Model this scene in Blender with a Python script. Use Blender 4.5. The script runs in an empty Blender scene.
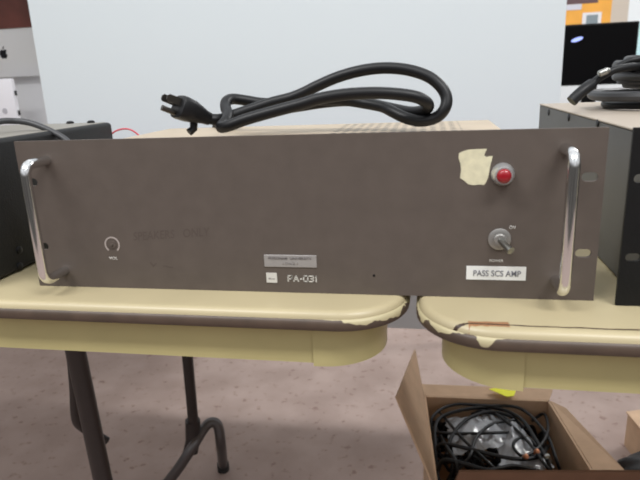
import bpy, bmesh, math, random
from mathutils import Vector, Matrix, Euler
random.seed(7)
S = bpy.context.scene
C = S.collection
R = math.radians

# ---------------------------------------------------------------- camera
CAM = Vector((0.11367, -0.44975, 0.91501)); F = 575.98
cd = bpy.data.cameras.new('camera'); cam = bpy.data.objects.new('camera', cd); C.objects.link(cam)
cam.location = CAM; cam.rotation_euler = (1.29825490, 0.04050737, 0.18017958)
cd.sensor_width = 36; cd.lens = F / 640 * 36; cd.clip_start = 0.02
cd.dof.use_dof = True; cd.dof.focus_distance = 0.62; cd.dof.aperture_fstop = cd.lens / 2.6
S.camera = cam
RM = Euler(cam.rotation_euler, 'XYZ').to_matrix()

def at(u, v, axis, val):
    """point of the place seen at (u, v) of the photograph, on the plane axis = val"""
    d = RM @ Vector(((u - 320) / F, -(v - 240) / F, -1))
    return CAM + d * ((val - CAM[axis]) / d[axis])
def atz(u, v, z): return at(u, v, 2, z)
def aty(u, v, y): return at(u, v, 1, y)

# ---------------------------------------------------------------- materials
def lin(c):
    return tuple(((x / 255) / 12.92 if x / 255 <= .04045 else ((x / 255 + .055) / 1.055) ** 2.4) for x in c) + (1,)
def mat(name, rgb, rough=.5, metal=0, spec=.5, var=0, scale=40, bump=0, bscale=200, emit=0, coat=0, trans=0, alpha=1):
    m = bpy.data.materials.new(name); m.use_nodes = True
    n, l = m.node_tree.nodes, m.node_tree.links
    b = n['Principled BSDF']
    b.inputs['Base Color'].default_value = lin(rgb); b.inputs['Roughness'].default_value = rough
    b.inputs['Metallic'].default_value = metal; b.inputs['Specular IOR Level'].default_value = spec
    b.inputs['Coat Weight'].default_value = coat
    b.inputs['Transmission Weight'].default_value = trans; b.inputs['Alpha'].default_value = alpha
    if emit:
        b.inputs['Emission Color'].default_value = lin(rgb); b.inputs['Emission Strength'].default_value = emit
    tc = n.new('ShaderNodeTexCoord')
    if var:
        nz = n.new('ShaderNodeTexNoise'); nz.inputs['Scale'].default_value = scale; nz.inputs['Detail'].default_value = 5
        l.new(tc.outputs['Object'], nz.inputs['Vector'])
        rp = n.new('ShaderNodeValToRGB'); a = lin([max(0, c * (1 - var)) for c in rgb]); z = lin([min(255, c * (1 + var)) for c in rgb])
        rp.color_ramp.elements[0].position = .3; rp.color_ramp.elements[1].position = .7
        rp.color_ramp.elements[0].color = a; rp.color_ramp.elements[1].color = z
        l.new(nz.outputs['Fac'], rp.inputs['Fac']); l.new(rp.outputs['Color'], b.inputs['Base Color'])
    if bump:
        nb = n.new('ShaderNodeTexNoise'); nb.inputs['Scale'].default_value = bscale; nb.inputs['Detail'].default_value = 3
        l.new(tc.outputs['Object'], nb.inputs['Vector'])
        bp = n.new('ShaderNodeBump'); bp.inputs['Strength'].default_value = bump; bp.inputs['Distance'].default_value = .002
        l.new(nb.outputs['Fac'], bp.inputs['Height']); l.new(bp.outputs['Normal'], b.inputs['Normal'])
    return m

M = {}
M['panel'] = mat('plum_enamel', (92, 83, 77), .55, var=.03, scale=60, spec=.25)
M['tan'] = mat('tan_enamel', (178, 162, 140), .5, var=.02)
M['chrome'] = mat('chrome', (225, 225, 225), .12, metal=1)
M['steel'] = mat('steel', (165, 165, 160), .3, metal=1)
M['dullsteel'] = mat('dull_steel', (150, 148, 145), .45, metal=.6)
M['redlens'] = mat('red_lens', (150, 16, 30), .3, coat=.3)
M['tape'] = mat('paper_residue', (214, 208, 178), .9, var=.05, scale=150)
M['label'] = mat('white_label', (226, 226, 224), .5)
M['ink'] = mat('label_ink', (112, 112, 120), .6)
M['print'] = mat('panel_print', (205, 202, 196), .6)
M['printdim'] = mat('panel_print_dim', (165, 155, 150), .6)
M['plate'] = mat('brushed_plate', (158, 154, 152), .5, metal=.25, var=.03, scale=90)
M['plateink'] = mat('plate_ink', (104, 98, 98), .6)
M['plateink2'] = mat('plate_ink_worn', (138, 133, 131), .6)
M['pencil'] = mat('pencil_mark', (80, 69, 63), .7)
M['cord'] = mat('black_rubber', (19, 19, 21), .42, spec=.35)
M['cordgrey'] = mat('grey_rubber', (58, 58, 60), .42, spec=.5)
M['brass'] = mat('plated_prong', (88, 85, 80), .35, metal=1)
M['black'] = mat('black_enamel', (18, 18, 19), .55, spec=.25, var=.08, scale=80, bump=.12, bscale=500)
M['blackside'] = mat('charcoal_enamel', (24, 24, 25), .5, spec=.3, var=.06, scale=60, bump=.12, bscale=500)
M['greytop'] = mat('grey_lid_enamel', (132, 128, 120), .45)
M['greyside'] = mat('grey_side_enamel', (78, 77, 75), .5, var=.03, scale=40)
M['tangrey'] = mat('beige_grey_lid', (168, 156, 142), .5)
M['screw'] = mat('dark_screw', (30, 30, 32), .4, metal=.5)
M['apron'] = mat('cream_apron', (179, 168, 119), .42, var=.03, scale=14)
M['leg'] = mat('brown_black_leg', (40, 33, 32), .42, var=.06, scale=60)
M['legchrome'] = mat('worn_foot_tube', (92, 88, 88), .3, metal=.6)
M['rubber'] = mat('foot_rubber', (30, 29, 28), .7)
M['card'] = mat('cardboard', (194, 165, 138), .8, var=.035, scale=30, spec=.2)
M['cardshade'] = mat('cardboard_shaded', (118, 90, 72), .85, var=.04, scale=30, spec=.2)  # same cardboard, with the shade under the table put into its colour
M['yellow'] = mat('yellow_card', (240, 240, 60), .6)
M['redwire'] = mat('red_wire', (205, 70, 85), .4)
M['board'] = mat('whiteboard_enamel', (226, 234, 241), .45, spec=.35)
M['boardframe'] = mat('board_edge', (214, 214, 206), .5)
M['alu'] = mat('silver_case', (206, 206, 208), .4, metal=.2)
M['logo'] = mat('black_logo', (20, 22, 26), .15)
M['screenbrown'] = mat('brown_screen', (78, 44, 38), .3, var=.25, scale=9)
M['screenblack'] = mat('black_screen', (5, 5, 7), .4, spec=.1)
M['screenglint'] = mat('painted_glint', (150, 165, 235), .4, emit=1.0)  # glowing colour that stands in for a lamp reflected in the screen
M['bezel'] = mat('black_bezel', (7, 7, 8), .4, spec=.15)
M['whitebox'] = mat('white_plastic', (226, 224, 230), .5)
M['greyspot'] = mat('grey_plastic', (176, 174, 182), .5)
M['desk'] = mat('pale_desk', (205, 203, 198), .5)
M['orange'] = mat('poster_orange', (232, 166, 70), .7, var=.03, scale=8)
M['pgrey'] = mat('poster_grey', (128, 140, 146), .7)
M['pwhite'] = mat('poster_white', (224, 222, 224), .7)
M['pbeige'] = mat('poster_beige', (196, 184, 170), .7)
M['pdark'] = mat('poster_brown', (98, 74, 76), .7)
M['ppale'] = mat('poster_pale_blue', (205, 205, 214), .7)
M['cyan'] = mat('pale_cyan_sheet', (196, 232, 236), .6)
M['wall'] = mat('wall_paint', (226, 230, 232), .7)
M['walldim'] = mat('grey_wall_paint', (208, 206, 200), .7)
M['ceil'] = mat('ceiling_paint', (230, 230, 228), .8)
M['shoe'] = mat('black_bag_cloth', (34, 33, 34), .6, bump=.3, bscale=90)

# clear crumpled plastic
M['plastic'] = mat('clear_plastic', (226, 230, 236), .1, spec=1, coat=1, bump=.9, bscale=80, alpha=.7)

def floor_mat():
    m = mat('worn_mauve_floor', (166, 145, 138), .62, spec=.35)
    n, l = m.node_tree.nodes, m.node_tree.links; b = n['Principled BSDF']
    tc = n.new('ShaderNodeTexCoord')
    def noise(sc, det):
        x = n.new('ShaderNodeTexNoise'); x.inputs['Scale'].default_value = sc; x.inputs['Detail'].default_value = det
        l.new(tc.outputs['Object'], x.inputs['Vector']); return x
    a = noise(7, 6); r1 = n.new('ShaderNodeValToRGB')
    r1.color_ramp.elements[0].position = .35; r1.color_ramp.elements[1].position = .65
    r1.color_ramp.elements[0].color = lin((147, 128, 120)); r1.color_ramp.elements[1].color = lin((164, 145, 137))
    l.new(a.outputs['Fac'], r1.inputs['Fac'])
    s = noise(42, 3); r2 = n.new('ShaderNodeValToRGB')
    r2.color_ramp.elements[0].position = .60; r2.color_ramp.elements[1].position = .72
    r2.color_ramp.elements[0].color = (0, 0, 0, 1); r2.color_ramp.elements[1].color = (.75, .75, .75, 1)
    l.new(s.outputs['Fac'], r2.inputs['Fac'])
    mx = n.new('ShaderNodeMix'); mx.data_type = 'RGBA'
    l.new(r2.outputs['Color'], mx.inputs['Factor']); l.new(r1.outputs['Color'], mx.inputs[6]); mx.inputs[7].default_value = lin((118, 92, 83))
    l.new(mx.outputs[2], b.inputs['Base Color'])
    return m
M['floor'] = floor_mat()

def cream_mat(name, crack=None):
    """cream table top; crack = (x0, x1, y) of a split with raw brown board showing, in the table's own coordinates"""
    m = mat(name, (181, 168, 135), .33, var=.03, scale=9, spec=.45)
    if crack:
        n, l = m.node_tree.nodes, m.node_tree.links; b = n['Principled BSDF']
        src = b.inputs['Base Color'].links[0].from_socket
        tc = n.new('ShaderNodeTexCoord'); sx = n.new('ShaderNodeSeparateXYZ'); l.new(tc.outputs['Object'], sx.inputs[0])
        nz = n.new('ShaderNodeTexNoise'); nz.inputs['Scale'].default_value = 45; nz.inputs['Detail'].default_value = 4; l.new(tc.outputs['Object'], nz.inputs['Vector'])
        def math_(op, a, c, clamp=False):
            k = n.new('ShaderNodeMath'); k.operation = op; k.use_clamp = clamp
            for i, v in enumerate((a, c)):
                if v is None: continue
                if hasattr(v, 'type'): l.new(v, k.inputs[i])
                else: k.inputs[i].default_value = v
            return k.outputs[0]
        x0, x1, y, xa, xb = crack
        wob = math_('MULTIPLY', math_('SUBTRACT', nz.outputs['Fac'], .5), .006)
        dy = math_('ABSOLUTE', math_('ADD', math_('SUBTRACT', sx.outputs['Y'], y), wob), None)
        xin = math_('MULTIPLY', math_('GREATER_THAN', sx.outputs['X'], x0), math_('LESS_THAN', sx.outputs['X'], x1))
        line = math_('MULTIPLY', xin, math_('LESS_THAN', dy, .001))
        pin = math_('MULTIPLY', math_('GREATER_THAN', sx.outputs['X'], xa), math_('LESS_THAN', sx.outputs['X'], xb))
        patch = math_('MULTIPLY', pin, math_('LESS_THAN', dy, math_('MULTIPLY', nz.outputs['Fac'], .0115)))
        m1 = n.new('ShaderNodeMix'); m1.data_type = 'RGBA'; l.new(patch, m1.inputs['Factor']); l.new(src, m1.inputs[6]); m1.inputs[7].default_value = lin((150, 108, 74))
        m2 = n.new('ShaderNodeMix'); m2.data_type = 'RGBA'; l.new(line, m2.inputs['Factor']); l.new(m1.outputs[2], m2.inputs[6]); m2.inputs[7].default_value = lin((60, 44, 34))
        l.new(m2.outputs[2], b.inputs['Base Color'])
    return m

def band_mat(name, xc, zc, sgn):
    """brown table edge, cream filler smeared over its upper half near the corner at x = xc"""
    m = mat(name, (79, 65, 55), .45, var=.08, scale=50)
    n, l = m.node_tree.nodes, m.node_tree.links; b = n['Principled BSDF']
    src = b.inputs['Base Color'].links[0].from_socket
    tc = n.new('ShaderNodeTexCoord'); sx = n.new('ShaderNodeSeparateXYZ'); l.new(tc.outputs['Object'], sx.inputs[0])
    nz = n.new('ShaderNodeTexNoise'); nz.inputs['Scale'].default_value = 38; nz.inputs['Detail'].default_value = 3; l.new(tc.outputs['Object'], nz.inputs['Vector'])
    mr = n.new('ShaderNodeMapRange'); l.new(sx.outputs['X'], mr.inputs['Value'])       # 0 far from the corner, 1 at it
    mr.inputs['From Min'].default_value = xc - sgn * .066; mr.inputs['From Max'].default_value = xc - sgn * .048
    def math_(op, a, c):
        k = n.new('ShaderNodeMath'); k.operation = op
        for i, v in enumerate((a, c)):
            if hasattr(v, 'type'): l.new(v, k.inputs[i])
            else: k.inputs[i].default_value = v
        return k.outputs[0]
    # cream where z > zc - near * (0.004 + noise*...)
    depth = math_('MULTIPLY', mr.outputs[0], math_('ADD', math_('MULTIPLY', nz.outputs['Fac'], .034), -.0125))
    fac = math_('GREATER_THAN', sx.outputs['Z'], math_('SUBTRACT', zc, depth))
    mx = n.new('ShaderNodeMix'); mx.data_type = 'RGBA'; l.new(fac, mx.inputs['Factor']); l.new(src, mx.inputs[6]); mx.inputs[7].default_value = lin((182, 171, 136))
    l.new(mx.outputs[2], b.inputs['Base Color'])
    return m

def vent_mat(name, rgb, x0, x1, y0, y1, pitch, rad):
    """enamel lid with rows of round punched holes"""
    m = mat(name, rgb, .5, var=.02)
    n, l = m.node_tree.nodes, m.node_tree.links; b = n['Principled BSDF']; src = b.inputs['Base Color'].links[0].from_socket
    tc = n.new('ShaderNodeTexCoord'); sx = n.new('ShaderNodeSeparateXYZ'); l.new(tc.outputs['Object'], sx.inputs[0])
    def math_(op, a, c=None):
        k = n.new('ShaderNodeMath'); k.operation = op
        for i, v in enumerate((a, c)):
            if v is None: continue
            if hasattr(v, 'type'): l.new(v, k.inputs[i])
            else: k.inputs[i].default_value = v
        return k.outputs[0]
    def cell(s, o, p): return math_('MULTIPLY', math_('SUBTRACT', math_('FRACT', math_('DIVIDE', math_('SUBTRACT', s, o), p)), .5), p / pitch)
    cx, cy = cell(sx.outputs['X'], x0, pitch), cell(sx.outputs['Y'], y0, pitch * 1.8)
    d = math_('SQRT', math_('ADD', math_('MULTIPLY', cx, cx), math_('MULTIPLY', cy, cy)))
    f = math_('LESS_THAN', d, rad / pitch)
    for s, lo, hi in ((sx.outputs['X'], x0, x1), (sx.outputs['Y'], y0, y1)):
        f = math_('MULTIPLY', f, math_('MULTIPLY', math_('GREATER_THAN', s, lo), math_('LESS_THAN', s, hi)))
    mx = n.new('ShaderNodeMix'); mx.data_type = 'RGBA'; l.new(f, mx.inputs['Factor']); l.new(src, mx.inputs[6]); mx.inputs[7].default_value = lin((38, 30, 26))
    l.new(mx.outputs[2], b.inputs['Base Color'])
    return m

# ---------------------------------------------------------------- mesh helpers (everything given in world coordinates)
def add_box(bm, lo, hi, bevel=0, seg=2, rot=None, pivot=None):
    lo, hi = Vector(lo), Vector(hi); c = (lo + hi) / 2; s = hi - lo
    r = bmesh.ops.create_cube(bm, size=1); vs = r['verts']
    bmesh.ops.scale(bm, vec=s, verts=vs); bmesh.ops.translate(bm, vec=c, verts=vs)
    if bevel:
        es = list({e for v in vs for e in v.link_edges})
        r2 = bmesh.ops.bevel(bm, geom=es, offset=bevel, segments=seg, affect='EDGES', profile=.5)
        vs = list({v for f in r2['faces'] for v in f.verts} | {v for v in vs if v.is_valid})
    if rot: bmesh.ops.rotate(bm, cent=Vector(pivot or c), matrix=rot, verts=vs)
    return vs
def frame_of(d):
    d = d.normalized(); a = Vector((0, 0, 1)) if abs(d.z) < .9 else Vector((1, 0, 0))
    x = d.cross(a).normalized(); return x, d.cross(x).normalized()
def spline(pts, k=8):
    p = [Vector(q) for q in pts]; p = [2 * p[0] - p[1]] + p + [2 * p[-1] - p[-2]]; out = []
    for i in range(1, len(p) - 2):
        for j in range(k):
            t = j / k; a, b, c, d = p[i - 1:i + 3]
            out.append(.5 * ((2 * b) + (c - a) * t + (2 * a - 5 * b + 4 * c - d) * t * t + (3 * b - a - 3 * c + d) * t ** 3))
    out.append(p[-2]); return out
def add_tube(bm, pts, r, n=12, smooth=0, r_end=None):
    P = spline(pts, smooth) if smooth else [Vector(q) for q in pts]
    x, y = frame_of(P[1] - P[0]); rings = []
    for i, c in enumerate(P):
        t = (P[min(i + 1, len(P) - 1)] - P[max(i - 1, 0)]).normalized()
        x = (x - t * x.dot(t)).normalized(); y = t.cross(x)
        rr = r if r_end is None else r + (r_end - r) * i / (len(P) - 1)
        rings.append([bm.verts.new(c + (x * math.cos(a) + y * math.sin(a)) * rr) for a in (2 * math.pi * k / n for k in range(n))])
    for a, b in zip(rings, rings[1:]):
        for k in range(n): bm.faces.new((a[k], a[(k + 1) % n], b[(k + 1) % n], b[k]))
    bm.faces.new(rings[0][::-1]); bm.faces.new(rings[-1])
def add_lathe(bm, prof, origin, axis, n=32):
    """prof: (distance along axis, radius)"""
    o = Vector(origin); ax = Vector(axis).normalized(); x, y = frame_of(ax); rings = []
    for d, r in prof:
        rings.append([bm.verts.new(o + ax * d + (x * math.cos(2 * math.pi * k / n) + y * math.sin(2 * math.pi * k / n)) * max(r, 1e-5)) for k in range(n)])
    for a, b in zip(rings, rings[1:]):
        for k in range(n): bm.faces.new((a[k], a[(k + 1) % n], b[(k + 1) % n], b[k]))
    bm.faces.new(rings[0][::-1]); bm.faces.new(rings[-1])
def add_prism(bm, poly, ext):
    """polygon of 3D points thickened by the vector ext"""
    e = Vector(ext); a = [bm.verts.new(Vector(p)) for p in poly]; b = [bm.verts.new(Vector(p) + e) for p in poly]; k = len(a)
    bm.faces.new(a[::-1]); bm.faces.new(b)
    for i in range(k): bm.faces.new((a[i], a[(i + 1) % k], b[(i + 1) % k], b[i]))
def add_sweep_ring(bm, outline, prof):
    """closed 2D outline function outline(offset)->points, prof: list of (offset outward, z); caps first and last"""
    rings = [[bm.verts.new((x, y, z)) for x, y in outline(o)] for o, z in prof]; k = len(rings[0])
    for a, b in zip(rings, rings[1:]):
        for i in range(k): bm.faces.new((a[i], a[(i + 1) % k], b[(i + 1) % k], b[i]))
    return rings
def rrect(x0, x1, y0, y1, rad, n=12):
    def f(o):
        r = rad + o; out = []
        for cx, cy, a0 in ((x1 - rad, y0 + rad, -90), (x1 - rad, y1 - rad, 0), (x0 + rad, y1 - rad, 90), (x0 + rad, y0 + rad, 180)):
            for k in range(n + 1):
                a = R(a0 + 90 * k / n); out.append((cx + r * math.cos(a), cy + r * math.sin(a)))
        return out
    return f

def root_loc(o):
    v = Vector((0, 0, 0))
    while o: v += o.location; o = o.parent
    return v
def obj(name, bm, m, parent=None, smooth=True, angle=35, loc=None):
    me = bpy.data.meshes.new(name)
    if isinstance(bm, bmesh.types.BMesh):
        bmesh.ops.recalc_face_normals(bm, faces=bm.faces); bm.to_mesh(me); bm.free()
    else: me = bm
    me.name = name
    off = root_loc(parent) if parent else Vector(loc or (0, 0, 0))
    if off.length: me.transform(Matrix.Translation(-off))
    o = bpy.data.objects.new(name, me); C.objects.link(o)
    for x in (m if isinstance(m, (list, tuple)) else [m]): me.materials.append(x)
    if smooth:
        for p in me.polygons: p.use_smooth = True
        me.set_sharp_from_angle(angle=R(angle))
    if parent: o.parent = parent
    elif loc: o.location = loc
    return o
def tag(o, label, cat, group=None):
    o['label'] = label; o['category'] = cat
    if group: o['group'] = group
    return o
def thing(name, label, cat, loc, group=None):
    o = bpy.data.objects.new(name, None); o.empty_display_size = .05; C.objects.link(o); o.location = loc
    return tag(o, label, cat, group)
def struct(o): o['kind'] = 'structure'; return o
def B(): return bmesh.new()
def text_mesh(body, width, height, loc, tilt=0, depth=.0003, bold=.004, italic=0):
    """lettering on a face that looks towards -Y; loc = centre"""
    cu = bpy.data.curves.new('t', 'FONT'); cu.body = body; cu.size = 1; cu.extrude = 0; cu.align_x = 'CENTER'; cu.align_y = 'CENTER'; cu.shear = italic; cu.offset = bold
    o = bpy.data.objects.new('t', cu); C.objects.link(o)
    dg = bpy.context.evaluated_depsgraph_get(); dg.update()
    me = bpy.data.meshes.new_from_object(o.evaluated_get(dg)); bpy.data.objects.remove(o); bpy.data.curves.remove(cu)
    xs = [v.co.x for v in me.vertices]; ys = [v.co.y for v in me.vertices]
    cx, cy = (min(xs) + max(xs)) / 2, (min(ys) + max(ys)) / 2; sx, sy = width / (max(xs) - min(xs)), height / (max(ys) - min(ys))
    me.transform(Matrix.Translation((-cx, -cy, 0))); me.transform(Matrix.Diagonal((sx, sy, 1, 1)))
    bm = B(); bm.from_mesh(me); bpy.data.meshes.remove(me)
    r = bmesh.ops.extrude_face_region(bm, geom=bm.faces[:])
    bmesh.ops.translate(bm, vec=(0, 0, depth), verts=[v for v in r['geom'] if isinstance(v, bmesh.types.BMVert)])
    bmesh.ops.transform(bm, matrix=Matrix.Translation(loc) @ Matrix.Rotation(R(90), 4, 'X') @ Matrix.Rotation(R(tilt), 4, 'Z'), verts=bm.verts[:])
    return bm
def plate_with_holes(outer, holes, thick):
    """outer / holes: 2D point lists (x, z); returns a bmesh plate from y = 0 to y = thick"""
    cu = bpy.data.curves.new('p', 'CURVE'); cu.dimensions = '2D'; cu.fill_mode = 'BOTH'; cu.extrude = thick / 2
    for poly in [outer] + holes:
        sp = cu.splines.new('POLY'); sp.points.add(len(poly) - 1); sp.use_cyclic_u = True
        for q, (x, y) in zip(sp.points, poly): q.co = (x, y, 0, 1)
    o = bpy.data.objects.new('p', cu); C.objects.link(o)
    dg = bpy.context.evaluated_depsgraph_get(); dg.update()
    me = bpy.data.meshes.new_from_object(o.evaluated_get(dg)); bpy.data.objects.remove(o); bpy.data.curves.remove(cu)
    bm = B(); bm.from_mesh(me); bpy.data.meshes.remove(me)
    bmesh.ops.transform(bm, matrix=Matrix.Translation((0, thick / 2, 0)) @ Matrix.Rotation(R(90), 4, 'X'), verts=bm.verts[:])
    bmesh.ops.remove_doubles(bm, verts=bm.verts[:], dist=1e-6)
    return bm
def slot(cx, cz, w, h, n=8):
    r = h / 2; out = []
    for s, a0 in ((1, -90), (-1, 90)):
        for k in range(n + 1):
            a = R(a0 + 180 * k / n); out.append((cx + s * (w / 2 - r) + r * math.cos(a), cz + r * math.sin(a)))
    return out

# ================================================================ SETTING
ZT = .74
b = B(); add_box(b, (-4, -2.5, -.05), (4, 5, 0)); struct(obj('floor', b, M['floor'], smooth=False))
b = B(); add_box(b, (-4, 3.4, 0), (.35, 3.5, 2.8)); struct(obj('wall_back', b, M['walldim'], smooth=False))
b = B(); add_box(b, (.35, 3.4, 0), (4, 3.5, 2.8)); struct(obj('wall_back_right', b, M['wall'], smooth=False))

# ================================================================ TABLES
def table(x0, x1, y0, y1, rad, label, corner_x, sgn, crack=None):
    t = thing('folding_table', label, 'table', ((x0 + x1) / 2, (y0 + y1) / 2, 0))
    off = root_loc(t); f = rrect(x0, x1, y0, y1, rad)
    b = B(); prof = [(-.005, ZT - .015), (-.0012, ZT - .0146), (-.0002, ZT - .0056)]
    prof += [(-.0062 + .006 * math.cos(R(a)), ZT - .006 + .006 * math.sin(R(a))) for a in (5, 20, 40, 60, 75, 90)]
    prof += [(-.012, ZT), (-.022, ZT)]
    rings = add_sweep_ring(b, f, prof); b.faces.new(rings[-1]); b.faces.new(rings[0][::-1])
    cr = None if not crack else (crack[0] - off.x, crack[1] - off.x, crack[2] - off.y, crack[3] - off.x, crack[4] - off.x)
    obj('tabletop', b, cream_mat('cream_laminate', cr), t, angle=50)
    b = B()
    prof = [(-.003, ZT - .0152), (.0002, ZT - .0156), (.0016, ZT - .0138), (.0021, ZT - .0108), (.0016, ZT - .0078), (.0001, ZT - .0058), (-.003, ZT - .0054), (-.003, ZT - .0152)]
    add_sweep_ring(b, f, prof)
    obj('edge_band', b, band_mat('brown_edge', corner_x - off.x, ZT - .0058, sgn), t, angle=60)
    # apron of bent sheet metal; a wrapped corner piece overlaps each end
    ax0, ax1, ay0, ay1, ar = x0 + .021, x1 - .020, y0 + .013, y1 - .013, rad - .006
    zb = ZT - .0505
    b = B(); g = rrect(ax0, ax1, ay0, ay1, ar)
    add_sweep_ring(b, g, [(-.0015, zb), (0, zb), (0, ZT - .0148), (-.0015, ZT - .0148), (-.0015, zb)])
    obj('apron', b, M['apron'], t, angle=50)
    for (cx, cy, a0) in ((ax1 - ar, ay0 + ar, -90), (ax0 + ar, ay0 + ar, 180), (ax1 - ar, ay1 - ar, 0), (ax0 + ar, ay1 - ar, 90)):
        b = B(); pts = []
        ext = .006 if y0 > -.05 else .002
        d0 = Vector((math.cos(R(a0)), math.sin(R(a0)), 0)); d1 = Vector((math.cos(R(a0 + 90)), math.sin(R(a0 + 90)), 0)); c0 = Vector((cx, cy, 0))
        r = ar + .0016
        pts = [c0 + d0 * r - d1 * ext] + [c0 + (d0 * math.cos(R(k * 7.5)) + d1 * math.sin(R(k * 7.5))) * r for k in range(13)] + [c0 + d1 * r - d0 * ext]
        inner = [c0 + (p - c0) - ((d0 if i == 0 else d1 if i == len(pts) - 1 else (p - c0).normalized())) * .0014 for i, p in enumerate(pts)]
        zc0, zc1 = zb - .0022, ZT - .0150
        rows = [[b.verts.new((p.x, p.y, z)) for p in L] for L, z in ((pts, zc0), (pts, zc1), (inner, zc1), (inner, zc0))]
        for q in range(4):
            A, Bq = rows[q], rows[(q + 1) % 4]
            for i in range(len(pts) - 1): b.faces.new((A[i], A[i + 1], Bq[i + 1], Bq[i]))
        for i in (0, len(pts) - 1): b.faces.new([rows[q][i] for q in range(4)])
        obj('corner_piece', b, M['apron'], t, angle=40)
    return t

tl = table(-1.72, .0975, -.041, .715, .055, 'cream folding table on the left, brown edge chipped at its right corner', .0985, 1)
tr = table(.1072, 1.925, -.063, .695, .06, 'cream folding table on the right with a split along its front edge', .106, -1, crack=(.128, .26, -.0525, .1435, .172))

def leg_set(t, xs, y_front, y_rear, xf, mirror=1):
    """steel stems under one end of a table, each on a bent two-footed foot tube"""
    pass

zl = ZT - .02
def stem(t, top, bottom, r, name='leg'):
    b = B(); add_tube(b, [top, bottom], r, 16); return obj(name, b, M['leg'], t)
def axial(u, v, d):
    return CAM + (RM @ Vector(((u - 320) / F, -(v - 240) / F, -1))) * d
# front stem (its foot is below the frame), rear stem, feet
p0 = axial(77.5, 360, .745); p1 = axial(103, 480, .80)
dirv = (p1 - p0); top = p0 + dirv * ((zl - p0.z) / dirv.z); bot = p0 + dirv * ((.14 - p0.z) / dirv.z)
lf = stem(tl, top, bot, .0125)
q0 = axial(187.3, 357, 1.22); q1 = axial(194, 432, 1.285)
dirq = (q1 - q0); qtop = q0 + dirq * ((zl - q0.z) / dirq.z); qbot = q0 + dirq * 1.0
lr = stem(tl, qtop, qbot + Vector((0, 0, -.03)), .0115)
b = B(); add_tube(b, [q1 + Vector((0, 0, .03)), axial(193, 440, 1.29), axial(190.5, 452, 1.29)], .0165, 16); obj('sleeve', b, M['leg'], lr)
def foot_tube(leg, joint, dx0, dx1, yy, zpk):
    j = Vector(joint)
    a = Vector((j.x + dx0, yy - .03, .012)); c = Vector((j.x + dx1, yy, .012))
    pts = [a, a.lerp(j, .55), j, j + Vector((.022, .004, zpk * .62)), j + Vector((.036, .006, zpk)), j + Vector((.050, .006, zpk * .72)), c + (j - c) * .5 + Vector((.028, 0, -.01)), c]
    return pts
ft = atz(223.5, 470, .0)
jo = axial(193, 446, 1.275)
pk = axial(212, 423, 1.31)
pts = [Vector((jo.x - .105, jo.y - .02, .008)), axial(175, 473, 1.28), jo, axial(204, 428.5, 1.30), axial(211, 422.5, 1.31), axial(218, 426, 1.315), axial(221, 445, 1.325), Vector((ft.x, ft.y, .012))]
b = B(); add_tube(b, pts, .0118, 14, smooth=6); fo = obj('foot_tube', b, M['legchrome'], lr)
b = B(); add_tube(b, [Vector((ft.x, ft.y, .0)), Vector((ft.x, ft.y, .02))], .0145, 14); obj('foot_cap', b, M['rubber'], fo)
e = pts[0]; b = B(); add_tube(b, [Vector((e.x, e.y, 0)), Vector((e.x, e.y, .02))], .0145, 14); obj('foot_cap', b, M['rubber'], fo)
# front foot tube, out of the frame below
bx, by = bot.x, bot.y
pts = [Vector((bx - .11, by - .01, .012)), Vector((bx - .05, by, .09)), Vector((bx, by, .145)), Vector((bx + .03, by, .165)), Vector((bx + .06, by, .13)), Vector((bx + .07, by + .01, .012))]
b = B(); add_tube(b, pts, .0118, 14, smooth=6); ff = obj('foot_tube', b, M['legchrome'], lf)
for e in (pts[0], pts[-1]):
    b = B(); add_tube(b, [Vector((e.x, e.y, 0)), Vector((e.x, e.y, .02))], .0145, 14); obj('foot_cap', b, M['rubber'], ff)
# folding brace behind the front stem
bt = axial(70, 352, .86); b = B(); add_tube(b, [Vector((bt.x, bt.y - .01, zl)), Vector((bt.x, bt.y - .005, (bt.z + zl) / 2)), bt, axial(73.5, 385, .875), axial(75.5, 418, .89), axial(83, 428, .90), axial(95, 434, .91), axial(107, 441, .92)], .0065, 12, smooth=5)
obj('folding_brace', b, M['leg'], tl)
# cross rail that ties the two stems under the top
b = B(); add_tube(b, [top + Vector((0, 0, -.012)), qtop + Vector((0, 0, -.012))], .009, 12); obj('cross_rail', b, M['leg'], tl)
# far ends of both tables and the right table's stems, outside or behind what the photograph shows
def plain_stem(t, x, y):
    b = B(); add_tube(b, [(x, y, zl), (x, y, .15)], .0125, 14); l_ = obj('leg', b, M['leg'], t)
    pts = [Vector((x - .11, y, .012)), Vector((x - .05, y, .09)), Vector((x, y, .15)), Vector((x + .03, y, .165)), Vector((x + .06, y, .13)), Vector((x + .07, y, .012))]
    b = B(); add_tube(b, pts, .0118, 12, smooth=5); k = obj('foot_tube', b, M['legchrome'], l_)
    for e in (pts[0], pts[-1]):
        b = B(); add_tube(b, [Vector((e.x, e.y, 0)), Vector((e.x, e.y, .02))], .0145, 12); obj('foot_cap', b, M['rubber'], k)
for y in (.12, .58): plain_stem(tl, -1.4, y)
for y in (.12, .58): plain_stem(tr, 1.62, y)
for y in (.12, .58): plain_stem(tr, .82, y)

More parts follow.
